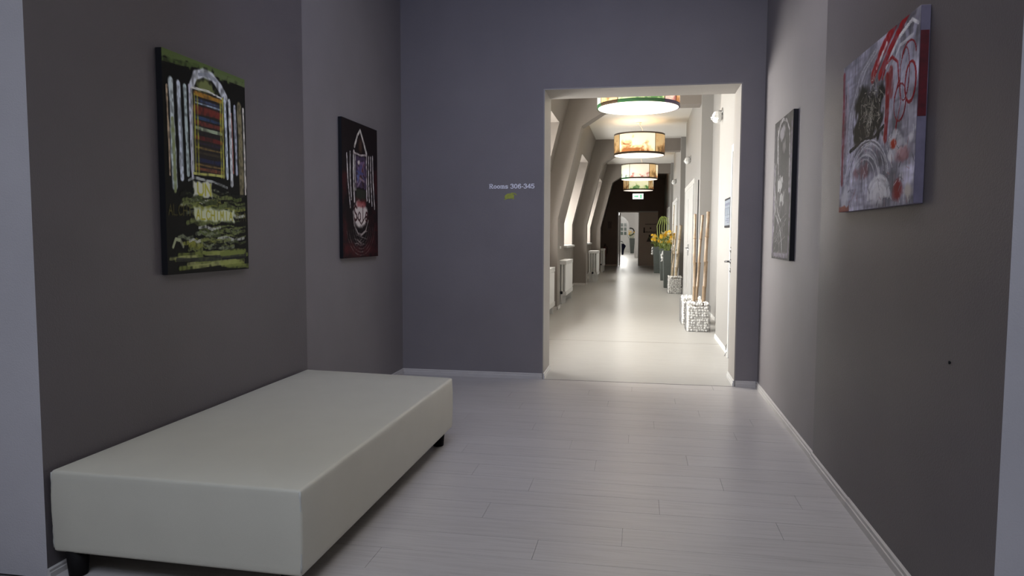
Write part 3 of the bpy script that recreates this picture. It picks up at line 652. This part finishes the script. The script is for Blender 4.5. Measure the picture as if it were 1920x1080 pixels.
blobpoly(bm, [(-.060, -.012), (-.052, .010), (-.030, .026), (.004, .030), (.026, .024), (.040, .006), (.034, -.012), (.016, -.024), (-.022, -.026), (-.046, -.022)], -.002, 0)
blobpoly(bm, [(.002, .030), (.016, .038), (.040, .034), (.062, .020), (.066, .012), (.056, .012), (.036, .024), (.020, .026)], -.0018, 0)
blobpoly(bm, [(-.046, -.020), (-.030, -.025), (-.052, -.036), (-.068, -.034)], -.0016, 0)
blobpoly(bm, [(.020, -.022), (.034, -.012), (.040, -.022), (.024, -.034)], -.0016, 0)
em = tag(from_bm('wall_emblem', bm, M['emblem']), 'small olive green lizard-like emblem under the lettering', 'emblem'); em.location = (-1.132, BY - .0002, 1.60); em.scale = (.88, 1, .85)

# ------------------------------------------------------------------ pendant drum lamps
def shade_mat(i, c1, c2, c3, strength):
    mt, t, b = nt('printed_shade_%d' % i); L = t.links
    tc = t.nodes.new('ShaderNodeTexCoord'); n = t.nodes.new('ShaderNodeTexNoise'); n.inputs['Scale'].default_value = 5.5; n.inputs['Detail'].default_value = 6; n.inputs['Distortion'].default_value = .6
    oi = t.nodes.new('ShaderNodeObjectInfo'); ad = t.nodes.new('ShaderNodeVectorMath'); ad.operation = 'ADD'
    L.new(tc.outputs['Object'], ad.inputs[0]); L.new(oi.outputs['Location'], ad.inputs[1]); L.new(ad.outputs[0], n.inputs['Vector'])
    sp_ = t.nodes.new('ShaderNodeSeparateXYZ'); L.new(tc.outputs['Object'], sp_.inputs[0])
    mr = t.nodes.new('ShaderNodeMapRange'); mr.inputs['From Min'].default_value = 0; mr.inputs['From Max'].default_value = .42; mr.inputs['To Min'].default_value = -.22; mr.inputs['To Max'].default_value = .12
    L.new(sp_.outputs['Z'], mr.inputs['Value']); mm = t.nodes.new('ShaderNodeMath'); mm.operation = 'ADD'; L.new(n.outputs['Fac'], mm.inputs[0]); L.new(mr.outputs[0], mm.inputs[1])
    r = t.nodes.new('ShaderNodeValToRGB'); e = r.color_ramp.elements; e[0].position = .26; e[0].color = (*c1, 1); e[1].position = .50; e[1].color = (*c3, 1)
    q = e.new(.38); q.color = (*c2, 1)
    L.new(mm.outputs[0], r.inputs['Fac']); L.new(r.outputs['Color'], b.inputs['Base Color']); L.new(r.outputs['Color'], b.inputs['Emission Color'])
    b.inputs['Emission Strength'].default_value = strength; b.inputs['Roughness'].default_value = .6
    return mt
SH = [shade_mat(1, (.35, .12, .03), (.78, .55, .28), (.96, .86, .64), .85), shade_mat(2, (.16, .08, .03), (.44, .26, .10), (.62, .42, .20), .7),
      shade_mat(3, (.10, .22, .07), (.55, .62, .30), (.92, .88, .56), .85), shade_mat(4, (.45, .16, .14), (.85, .62, .52), (.98, .86, .70), .62), shade_mat(5, (.25, .30, .26), (.66, .70, .56), (.86, .88, .70), .6)]
BAND = [plain('lamp_band_green', (.02, .10, .03), .5), plain('lamp_band_violet', (.06, .04, .09), .5), plain('lamp_band_brown', (.05, .03, .015), .5)]
M['rim'] = plain('lamp_rim', (.09, .06, .035), .45)
def pendant(label, X, Y, zb, R, hgt, angs, mats, bands):
    L = thing('pendant_lamp', label, 'pendant lamp', (X, Y, zb), 'drum lamps along the corridor')
    n = len(mats)
    for i in range(n):
        a0, a1 = math.radians(angs[i]), math.radians(angs[i + 1])
        bm = bmesh.new(); lathe(bm, [(R, .045), (R, hgt - .03), (R - .006, hgt - .03), (R - .006, .045)], seg=max(4, int((angs[i + 1] - angs[i]) / 6)), a0=a0 + .006, a1=a1 - .006)
        from_bm('shade_panel', bm, mats[i], L, True)
        bm = bmesh.new(); lathe(bm, [(R + .002, 0.004), (R + .002, .046), (R - .01, .046), (R - .01, .004)], seg=max(4, int((angs[i + 1] - angs[i]) / 6)), a0=a0, a1=a1)
        from_bm('lower_band', bm, bands[i], L, True)
        bm = bmesh.new(); bx(bm, -.006, .006, -.004, .004, .045, hgt - .03); o = from_bm('panel_seam', bm, M['rim'], L); o.location = (R * math.cos(a0), R * math.sin(a0), 0); o.rotation_euler.z = a0 + math.pi / 2
    bm = bmesh.new(); lathe(bm, [(R - .012, hgt - .032), (R + .003, hgt - .032), (R + .003, hgt), (R - .012, hgt), (R - .012, hgt - .032)], seg=48); from_bm('upper_rim', bm, M['rim'], L, True)
    bm = bmesh.new(); lathe(bm, [(.001, .0), (R * .8, .0), (R - .012, .004), (R - .012, .014), (.001, .014)], seg=48); from_bm('diffuser', bm, M['glow'], L, True)
    bm = bmesh.new()
    for q in range(3):
        t = q * 2.094 + .4; tube(bm, [(0, 0, hgt - .03), ((R - .01) * math.cos(t), (R - .01) * math.sin(t), hgt - .02)], .005, 6)
    from_bm('spider', bm, M['steel'], L)
    bm = bmesh.new(); tube(bm, [(.09, .0, hgt - .03), (.06, .05, hgt + .12), (-.02, .18, H2 - zb)], .007, 6); from_bm('cable', bm, M['ribbon'], L, True)
    bm = bmesh.new(); lathe(bm, [(.001, H2 - zb), (.06, H2 - zb), (.055, H2 - zb - .02), (.001, H2 - zb - .025)], -.02, .18, 16); from_bm('ceiling_rose', bm, M['white'], L, True)
    pl = bpy.data.lights.new('bulb', 'POINT'); pl.energy = 14; pl.color = (1.0, .80, .55); pl.shadow_soft_size = .12
    po = bpy.data.objects.new('bulb', pl); COL.objects.link(po); po.parent = L; po.location = (0, 0, hgt - .10)
    return L
# panel limits in degrees, viewer sees the side around -90
pendant('nearest drum lamp, green and violet lower band, cut off by the doorway top', -.075, 9.75, 2.935, .535, .45, [-152, -118, -52, -28, 60, 130, 208], [SH[1], SH[2], SH[3], SH[0], SH[1], SH[4]], [BAND[2], BAND[0], BAND[1], BAND[1], BAND[2], BAND[0]])
pendant('second drum lamp with warm orange landscape print', -.085, 15.8, 2.985, .535, .45, [-140, -52, 0, 70, 140, 180, 220], [SH[0], SH[1], SH[0], SH[4], SH[2], SH[1]], [BAND[2]] * 6)
pendant('third drum lamp with pale cream and pink print', -.10, 22.0, 2.96, .535, .45, [-190, -122, -58, -28, 40, 110, 170], [SH[4], SH[3], SH[1], SH[0], SH[2], SH[0]], [BAND[0]] + [BAND[2]] * 5)
pendant('farthest drum lamp with amber print and dark seams', -.16, 27.5, 2.98, .555, .44, [-215, -142, -128, -48, -20, 60, 145], [SH[1], SH[1], SH[2], SH[1], SH[0], SH[1]], [BAND[2]] * 6)

# ------------------------------------------------------------------ exit sign
ex = thing('exit_sign', 'small lit green and white exit sign above the end door', 'sign', (-.19, EY - .12, 2.86))
box('housing', -.24, .24, 0, .12, 0, .26, M['white'], ex, bevel=.01)
box('lit_face', -.225, .225, -.006, 0, .015, .245, M['exitglow'], ex)
bm = bmesh.new(); prism_y(bm, [(-.16, .10), (-.04, .10), (-.04, .07), (.03, .13), (-.04, .19), (-.04, .16), (-.16, .16)], -.009, -.0065); bx(bm, .09, .16, -.009, -.0065, .05, .21); from_bm('pictogram', bm, M['exitgreen'], ex)

# ------------------------------------------------------------------ wall lamps on the right wall
def sconce(label, y, z):
    s = thing('wall_lamp', label, 'wall lamp', (CX, y, z), 'glass wall lamps on the right corridor wall')
    bm = bmesh.new(); lathe(bm, [(.001, 0), (.05, 0), (.05, .012), (.02, .018), (.001, .02)], seg=16)
    for v in bm.verts: v.co = Vector((-v.co.z, v.co.x, v.co.y + .05))
    from_bm('wall_plate', bm, M['steel'], s, True)
    bm = bmesh.new(); tube(bm, [(-.01, 0, .05), (-.06, 0, .06), (-.075, 0, .03)], .008); from_bm('arm', bm, M['steel'], s, True)
    bm = bmesh.new(); lathe(bm, [(.02, .05), (.05, .04), (.075, 0), (.08, -.05), (.06, -.09), (.025, -.11), (.001, -.112)], -.082, 0, 9)
    from_bm('glass_shade', bm, M['crystal'], s)
    bm = bmesh.new()
    for q in range(9):
        t = q * 2 * math.pi / 9; ico(bm, (-.082 + .083 * math.cos(t), .083 * math.sin(t), -.03 - .03 * (q % 2)), .014, 1)
    gd = from_bm('glass_drops', bm, M['crystal'], s); gd['kind'] = 'stuff'; s.scale = (.78, .78, .85)
    return s
sconce('nearest glass wall lamp, above the framed plan', 8.95, 2.70); sconce('middle glass wall lamp, above the white double door', 14.6, 2.77); sconce('farthest glass wall lamp, above the third wall section', 20.6, 2.80)

# framed plan on the wall
fp = thing('framed_plan', 'small dark framed bluish plan on the wall near the white door', 'sign', (CX, 8.02, 1.355))
box('frame', -.022, 0, -.27, .27, 0, .315, M['dark'], fp, bevel=.003)
box('print', -.0245, -.022, -.245, .245, .022, .293, plain('plan_print', (.10, .125, .155), .4, var=.2, vscale=12), fp)
bm = bmesh.new()
for a_ in ((-.2, .2, .235, .262), (-.2, .2, .13, .135), (-.2, .2, .205, .21), (-.2, -.195, .13, .21), (.195, .2, .13, .21), (-.07, -.065, .13, .21), (.06, .065, .13, .21), (-.2, .05, .09, .1), (-.2, .12, .07, .08), (-.2, .0, .05, .06)):
    bx(bm, -.0256, -.0246, a_[0], a_[1], a_[2], a_[3])
from_bm('print_lines', bm, plain('plan_ink', (.05, .06, .10), .5), fp)
# cable and socket by the baseboard
bm = bmesh.new(); tube(bm, [(CX - .02, 7.86, .055), (CX - .03, 7.80, .10), (CX - .012, 7.76, .16), (CX - .022, 7.74, .06), (CX - .05, 7.72, .012)], .005, 6)
tag(from_bm('cable', bm, M['steel'], None, True), 'short loose cable hanging over the corridor baseboard', 'cable')

# ------------------------------------------------------------------ radiators
def radiator(label, xf, dep, y0, y1, z0=.14, z1=.80):
    L = y1 - y0; r_ = thing('radiator', label, 'radiator', (xf - dep / 2, y0, 0), 'white column radiators under the corridor windows')
    n = max(4, int(L / .07)); ncol = 4 if dep > .2 else 3
    bm = bmesh.new()
    for i in range(n):
        yy = (i + .5) * L / n
        for c_ in range(ncol):
            xx = -dep / 2 + dep * (c_ + .5) / ncol
            tube(bm, [(xx, yy, z0 + .03), (xx, yy, z1 - .03)], dep / ncol * .40, 8)
        b2 = bmesh.new()
        for zc in (z0 + .035, z1 - .035):
            bx(bm, -dep / 2, dep / 2, yy - L / n * .44, yy + L / n * .44, zc - .035, zc + .035)
        b2.free()
    from_bm('columns', bm, M['white'], r_)
    bm = bmesh.new(); tube(bm, [(0, 0, z0 + .04), (0, -.05, z0 + .04), (0, -.055, z0), (0, -.055, .0)], .011, 8); from_bm('pipe', bm, M['white'], r_, True)
    bm = bmesh.new(); lathe(bm, [(.001, 0), (.022, 0), (.026, .05), (.001, .055)], 0, -.055, 12)
    for v in bm.verts: v.co.z += z0 + .03
    from_bm('valve', bm, M['dark'], r_, True)
    for yy in (.10, L - .10):
        bm = bmesh.new(); bx(bm, -dep / 2 + .02, dep / 2 - .02, yy - .015, yy + .015, 0, z0 + .02); from_bm('foot', bm, M['white'], r_)
    return r_
radiator('nearest radiator, half hidden by the doorway edge', -1.38, .17, 10.2, 11.62, z0=.13, z1=.76)
radiator('second radiator, brightly lit, behind the nearest pier', -1.38, .17, 13.4, 14.7, z0=.15, z1=.80)
radiator('third radiator with four visible end columns', -1.20, .25, 20.0, 21.0, z0=.20, z1=.86)
radiator('farthest radiator beside the dark end wall', -1.32, .17, 25.6, 26.8, z0=.22, z1=.83)

# ------------------------------------------------------------------ gabion baskets with bamboo
def gabion(label, x0, x1, y0, y1, h):
    g = thing('gabion_basket', label, 'stone basket', ((x0 + x1) / 2, (y0 + y1) / 2, 0), 'wire baskets of pale stones')
    a, b = (x1 - x0) / 2, (y1 - y0) / 2; st = .034
    bm = bmesh.new()
    nx, ny, nz = int(2 * a / st), int(2 * b / st), int(h / st)
    for i in range(nx):
        for j in range(ny):
            for k in range(nz + 1):
                edge = i in (0, nx - 1) or j in (0, ny - 1) or k >= nz - 1
                if not edge: continue
                p = (-a + .018 + (i + .5) / nx * (2 * a - .036) + random.uniform(-.012, .012), -b + .018 + (j + .5) / ny * (2 * b - .036) + random.uniform(-.008, .008), .018 + k * st * .97 + (random.uniform(0, .035) if k >= nz else random.uniform(-.005, .005)))
                ico(bm, p, random.uniform(.014, .024), 1, (random.uniform(.8, 1.05), random.uniform(.8, 1.05), random.uniform(.7, 1)), .12)
    so = from_bm('stones', bm, M['stone'], g); so['kind'] = 'stuff'
    bx_ = bmesh.new(); bx(bx_, -a + .03, a - .03, -b + .03, b - .03, .004, h - .04); from_bm('stone_core', bx_, plain('gravel_core', (.42, .41, .38), .9), g)
    bm = bmesh.new(); wr_ = .0014
    sp_ = .045
    def rod(p, q): tube(bm, [p, q], wr_, 4)
    n1, n2, n3 = max(2, round(2 * a / sp_)), max(2, round(2 * b / sp_)), max(2, round(h / sp_))
    for k in range(n3 + 1):
        z = h * k / n3 + .003
        for s in (-b, b): rod((-a, s, z), (a, s, z))
        for s in (-a, a): rod((s, -b, z), (s, b, z))
    for i in range(n1 + 1):
        xx = -a + 2 * a * i / n1
        for s in (-b, b): rod((xx, s, 0), (xx, s, h))
    for j in range(n2 + 1):
        yy = -b + 2 * b * j / n2
        for s in (-a, a): rod((s, yy, 0), (s, yy, h))
    from_bm('wire_mesh', bm, M['wire'], g)
    return g
gabion('nearest wire basket of pale stones holding three bamboo poles', .60, .905, 9.72, 10.10, .345)
gabion('low wire basket of stones tucked behind the nearest stone basket', .575, .88, 10.45, 11.0, .345)
gabion('farther wire basket of pale stones before the grey planters', .58, .895, 16.2, 16.55, .345)
def bamboo(label, p0, p1, rad, mat, group, tip=None, nodes=4):
    p0, p1 = Vector(p0), Vector(p1); d = p1 - p0
    o = thing('bamboo_pole', label, 'bamboo pole', p0, group)
    bm = bmesh.new(); pts = []; rr = []
    for i in range(nodes):
        for f, k in ((.02, 1.0), (.5, .94), (.96, .97), (.985, 1.12)):
            pts.append(d * ((i + f) / nodes) + Vector((math.sin(i * 2.1) * .004, math.cos(i * 1.7) * .004, 0))); rr.append(rad * k * (1 - .12 * i / nodes))
    tube(bm, pts, rr, 10); from_bm('culm', bm, mat, o, True)
    for i in range(1, nodes):
        bm = bmesh.new(); q = d * ((i - .01) / nodes) + Vector((math.sin((i - 1) * 2.1) * .004, math.cos((i - 1) * 1.7) * .004, 0)); tube(bm, [q, q + d.normalized() * .008], rad * 1.10, 10); from_bm('node_ring', bm, M['node'], o, True)
    bm = bmesh.new(); tube(bm, [d * .995, d * 1.003], rad * .86, 10); from_bm('cut_end', bm, tip or M['node'], o)
    return o
G1, G2 = 'bamboo poles in the nearest stone basket', 'bamboo poles in the farther stone basket'
bamboo('leftmost bamboo pole in the nearest stone basket', (.705, 9.9, .26), (.700, 9.93, 1.555), .021, M['bamboo'], G1)
bamboo('middle leaning bamboo pole in the nearest stone basket', (.735, 10.02, .26), (.805, 10.06, 1.545), .021, M['bamboo'], G1)
bamboo('rightmost and thickest bamboo pole in the nearest stone basket', (.825, 9.9, .26), (.868, 9.93, 1.585), .027, M['bamboo'], G1)
bamboo('thick pale pole leaning right in the farther stone basket', (.745, 16.33, .26), (.852, 16.42, 1.51), .036, M['palebamboo'], G2)
bamboo('second thick pale pole in the farther stone basket', (.675, 16.43, .26), (.760, 16.46, 1.50), .022, M['palebamboo'], G2)
bamboo('thin tall stem with green tip in the farther stone basket', (.655, 16.3, .26), (.690, 16.32, 1.95), .011, M['palebamboo'], G2, tip=M['greenstem'], nodes=8)

# ------------------------------------------------------------------ planters and flowers
def planter(label, x, y, h=.92, top=.145, bot=.10, ribbon=True):
    p = thing('tall_planter', label, 'planter', (x, y, 0), 'tall grey planters by the right wall')
    bm = bmesh.new()
    rings = []
    for s, z in ((bot, 0), (bot + (top - bot) * .5, h * .5), (top, h), (top - .015, h), (top - .02, h - .05)):
        rings.append([bm.verts.new((sx_ * s, sy_ * s, z)) for sx_, sy_ in ((-1, -1), (1, -1), (1, 1), (-1, 1))])
    bm.faces.new(rings[0][::-1])
    for a, b in zip(rings, rings[1:]):
        for i in range(4): bm.faces.new((a[i], a[(i + 1) % 4], b[(i + 1) % 4], b[i]))
    o = from_bm('body', bm, M['planter'], p); mo = o.modifiers.new('round', 'BEVEL'); mo.width = .008; mo.segments = 2
    box('soil', -top + .02, top - .02, -top + .02, top - .02, h - .06, h - .05, M['black'], p)
    if ribbon:
        bm = bmesh.new()
        for i in range(16): ico(bm, (-top - .015 + random.uniform(-.03, .02), -top * .5 + random.uniform(-.05, .05), h - .02 - i * .016), random.uniform(.022, .04), 1, (1, .6, .8), .25)
        from_bm('white_bow', bm, M['ribbon'], p, False)
    return p
def petal_flower(bm, c, r, n=7):
    c = Vector(c); d = Vector((random.uniform(-.5, .5), random.uniform(-1, -.1), random.uniform(0, .9))).normalized(); a = d.orthogonal().normalized(); b = d.cross(a)
    for i in range(n):
        t = i * 2 * math.pi / n; u = a * math.cos(t) + b * math.sin(t); s = d.cross(u)
        vs = [c, c + u * r * .5 + s * r * .28 + d * r * .2, c + u * r + d * r * .1, c + u * r * .5 - s * r * .28 + d * r * .2]
        q = [bm.verts.new(v) for v in vs] ; bm.faces.new(q)
        q2 = [bm.verts.new(v - d * .004) for v in vs]; bm.faces.new(q2[::-1])
    ico(bm, c + d * r * .12, r * .3, 1)
def arrangement(label, x, y, z, nf, spread, up_, tall=0):
    a = thing('flower_arrangement', label, 'flowers', (x, y, z), 'yellow flower arrangements in the planters')
    bm = bmesh.new(); heads = []
    for i in range(nf):
        h = Vector((random.uniform(-spread, spread), random.uniform(-spread, spread) * .8, up_ * random.uniform(.35, 1)))
        heads.append(h); tube(bm, [(h.x * .25, h.y * .25, 0), (h.x * .7, h.y * .7, h.z * .55), h], .004, 5)
    from_bm('stems', bm, M['greenstem'], a)
    bm = bmesh.new()
    for i in range(110):
        p = Vector((random.gauss(0, spread * .6), random.gauss(0, spread * .5), random.uniform(-.02, up_ * .75))); d = Vector((random.uniform(-1, 1), random.uniform(-1, 1), random.uniform(-.3, 1))).normalized(); s = d.orthogonal().normalized(); L = random.uniform(.05, .10)
        q = [bm.verts.new(v) for v in (p, p + d * L * .5 + s * L * .2, p + d * L, p + d * L * .5 - s * L * .2)]; bm.faces.new(q)
    lo = from_bm('leaves', bm, M['leaf'], a); lo['kind'] = 'stuff'
    for i, h in enumerate(heads):
        bm = bmesh.new(); petal_flower(bm, h, random.uniform(.05, .075)); from_bm('blossom', bm, M['paleflower'] if i % 4 == 3 else M['yellow'], a)
    if tall:
        for i in range(tall):
            bm = bmesh.new(); t = i / max(1, tall - 1) - .5
            tube(bm, [(t * .1, 0, 0), (t * .3, .02, up_ * .9), (t * .34, .02, up_ * 1.6), (t * .22 + .02, .02, up_ * 2.15), (-t * .1, .03, up_ * 2.25), (-t * .28, .03, up_ * 1.7)], .009, 6); from_bm('looped_stem', bm, M['greenstem'], a, True)
    return a
planter('tall grey planter with white bow just behind the farther stone basket', .665, 18.2, .92, .145, .115)
arrangement('large bunch of yellow flowers in the nearer grey planter', .63, 18.2, .90, 32, .17, .48)
planter('tall grey planter with looped green stems, partly hidden by the nearer planter', .66, 21.2, .92, .145, .115, False)
arrangement('arching green looped stems rising from the middle grey planter', .60, 21.2, .90, 6, .14, .42, 6)
planter('rearmost tall grey planter with white bow near the end door', .535, 25.5, .92, .145, .10)
arrangement('smaller bunch of yellow flowers in the rearmost planter', .50, 25.5, .90, 20, .15, .42)

# ------------------------------------------------------------------ far end things
fe = thing('fire_extinguisher', 'dark red fire extinguisher on the brown wall left of the end door', 'extinguisher', (-1.56, 30.9, .40))
bm = bmesh.new(); lathe(bm, [(.001, 0), (.075, 0), (.08, .02), (.08, .36), (.06, .42), (.025, .45), (.001, .45)], seg=18); from_bm('cylinder', bm, M['red'], fe, True)
bm = bmesh.new(); lathe(bm, [(.02, .45), (.022, .50), (.001, .50)], seg=10); bx(bm, -.02, .07, -.012, .012, .50, .525); bx(bm, -.02, .06, -.012, .012, .54, .56); from_bm('valve_head', bm, M['dark'], fe)
bm = bmesh.new(); tube(bm, [(.03, 0, .48), (.11, 0, .44), (.12, 0, .25), (.105, 0, .12)], .011, 8); from_bm('hose', bm, M['dark'], fe, True)
boxes('bracket', [(-.165, -.075, -.03, .03, .12, .34)], M['dark'], fe)
wn_ = box('wall_notice', -1.46, -1.30, EY - .012, EY - .001, 1.62, 1.92, plain('faint_notice', (.075, .045, .038), .5)); tag(wn_, 'faint reddish notice on the dark end wall', 'notice')

lm = thing('ceiling_light', 'long bright strip light on the far ceiling', 'ceiling light', (-1.35, 44.5, 3.5))
box('housing', -.75, .75, -.2, .2, .03, .1, M['white'], lm, bevel=.01); box('diffuser', -.72, .72, -.18, .18, 0, .03, M['tube'], lm, bevel=.01)
gl = thing('globe_lamp', 'small round white globe lamp above the far arched door', 'lamp', (-1.85, 54, 2.95))
bm = bmesh.new(); ico(bm, (0, 0, 0), .19, 3); from_bm('globe', bm, M['tube'], gl, True)
bm = bmesh.new(); tube(bm, [(0, 0, .18), (0, 0, .65)], .015, 8); from_bm('stem', bm, M['steel'], gl)
for yy in (40, 49, 57):  # added point lights without fixtures to fill the far room
    pl = bpy.data.lights.new('far_room_fill', 'POINT'); pl.energy = 190; pl.color = (1, .98, .94); pl.shadow_soft_size = .3
    po = bpy.data.objects.new('far_room_fill', pl); COL.objects.link(po); po.location = (-1.5, yy, 3.3)
planter('narrow dark planter standing in the far room', -.72, 56, 1.15, .21, .13, False)
arrangement('white and green flower bunch in the far room planter', -.72, 56, 1.13, 12, .28, .6)
mr_ = thing('round_mirror', 'small round dark rimmed mirror on the far wall', 'mirror', (-.95, FY - .02, 1.70))
bm = bmesh.new(); lathe(bm, [(.26, 0), (.34, 0), (.34, .03), (.26, .03), (.26, 0)], seg=28)
for v in bm.verts: v.co = Vector((v.co.x, -v.co.z, v.co.y))
from_bm('rim', bm, M['dark'], mr_, True)
bm = bmesh.new(); lathe(bm, [(.001, .012), (.265, .012), (.265, .004), (.001, .004)], seg=28)
for v in bm.verts: v.co = Vector((v.co.x, -v.co.z, v.co.y))
from_bm('glass', bm, M['white'], mr_, True)
um = thing('hanging_bag', 'navy blue bag hanging from the handle of the open door', 'bag', (-.845, EY + 1.05, .45))
bm = bmesh.new(); pf = [(-.03, 0), (.04, 0), (.07, .22), (.15, .40), (.05, .50), (-.05, .5)]; prism_y(bm, pf, -.06, .06); from_bm('pouch', bm, M['blue'], um)
bm = bmesh.new(); tube(bm, [(-.04, 0, .48), (.0, 0, .585), (.05, 0, .49)], .008, 6); from_bm('strap', bm, M['blue'], um)

bm = bmesh.new(); lathe(bm, [(.001, 0), (.004, 0), (.004, .002), (.006, .003), (.005, .005), (.001, .0055)], seg=10)
for v in bm.verts: v.co = Vector((-v.co.z, v.co.x, v.co.y))
nl = tag(from_bm('wall_nail', bm, M['dark'], None, True), 'tiny dark nail in the right lobby wall below the red painting', 'nail'); nl.location = (RX, 2.442, .86)
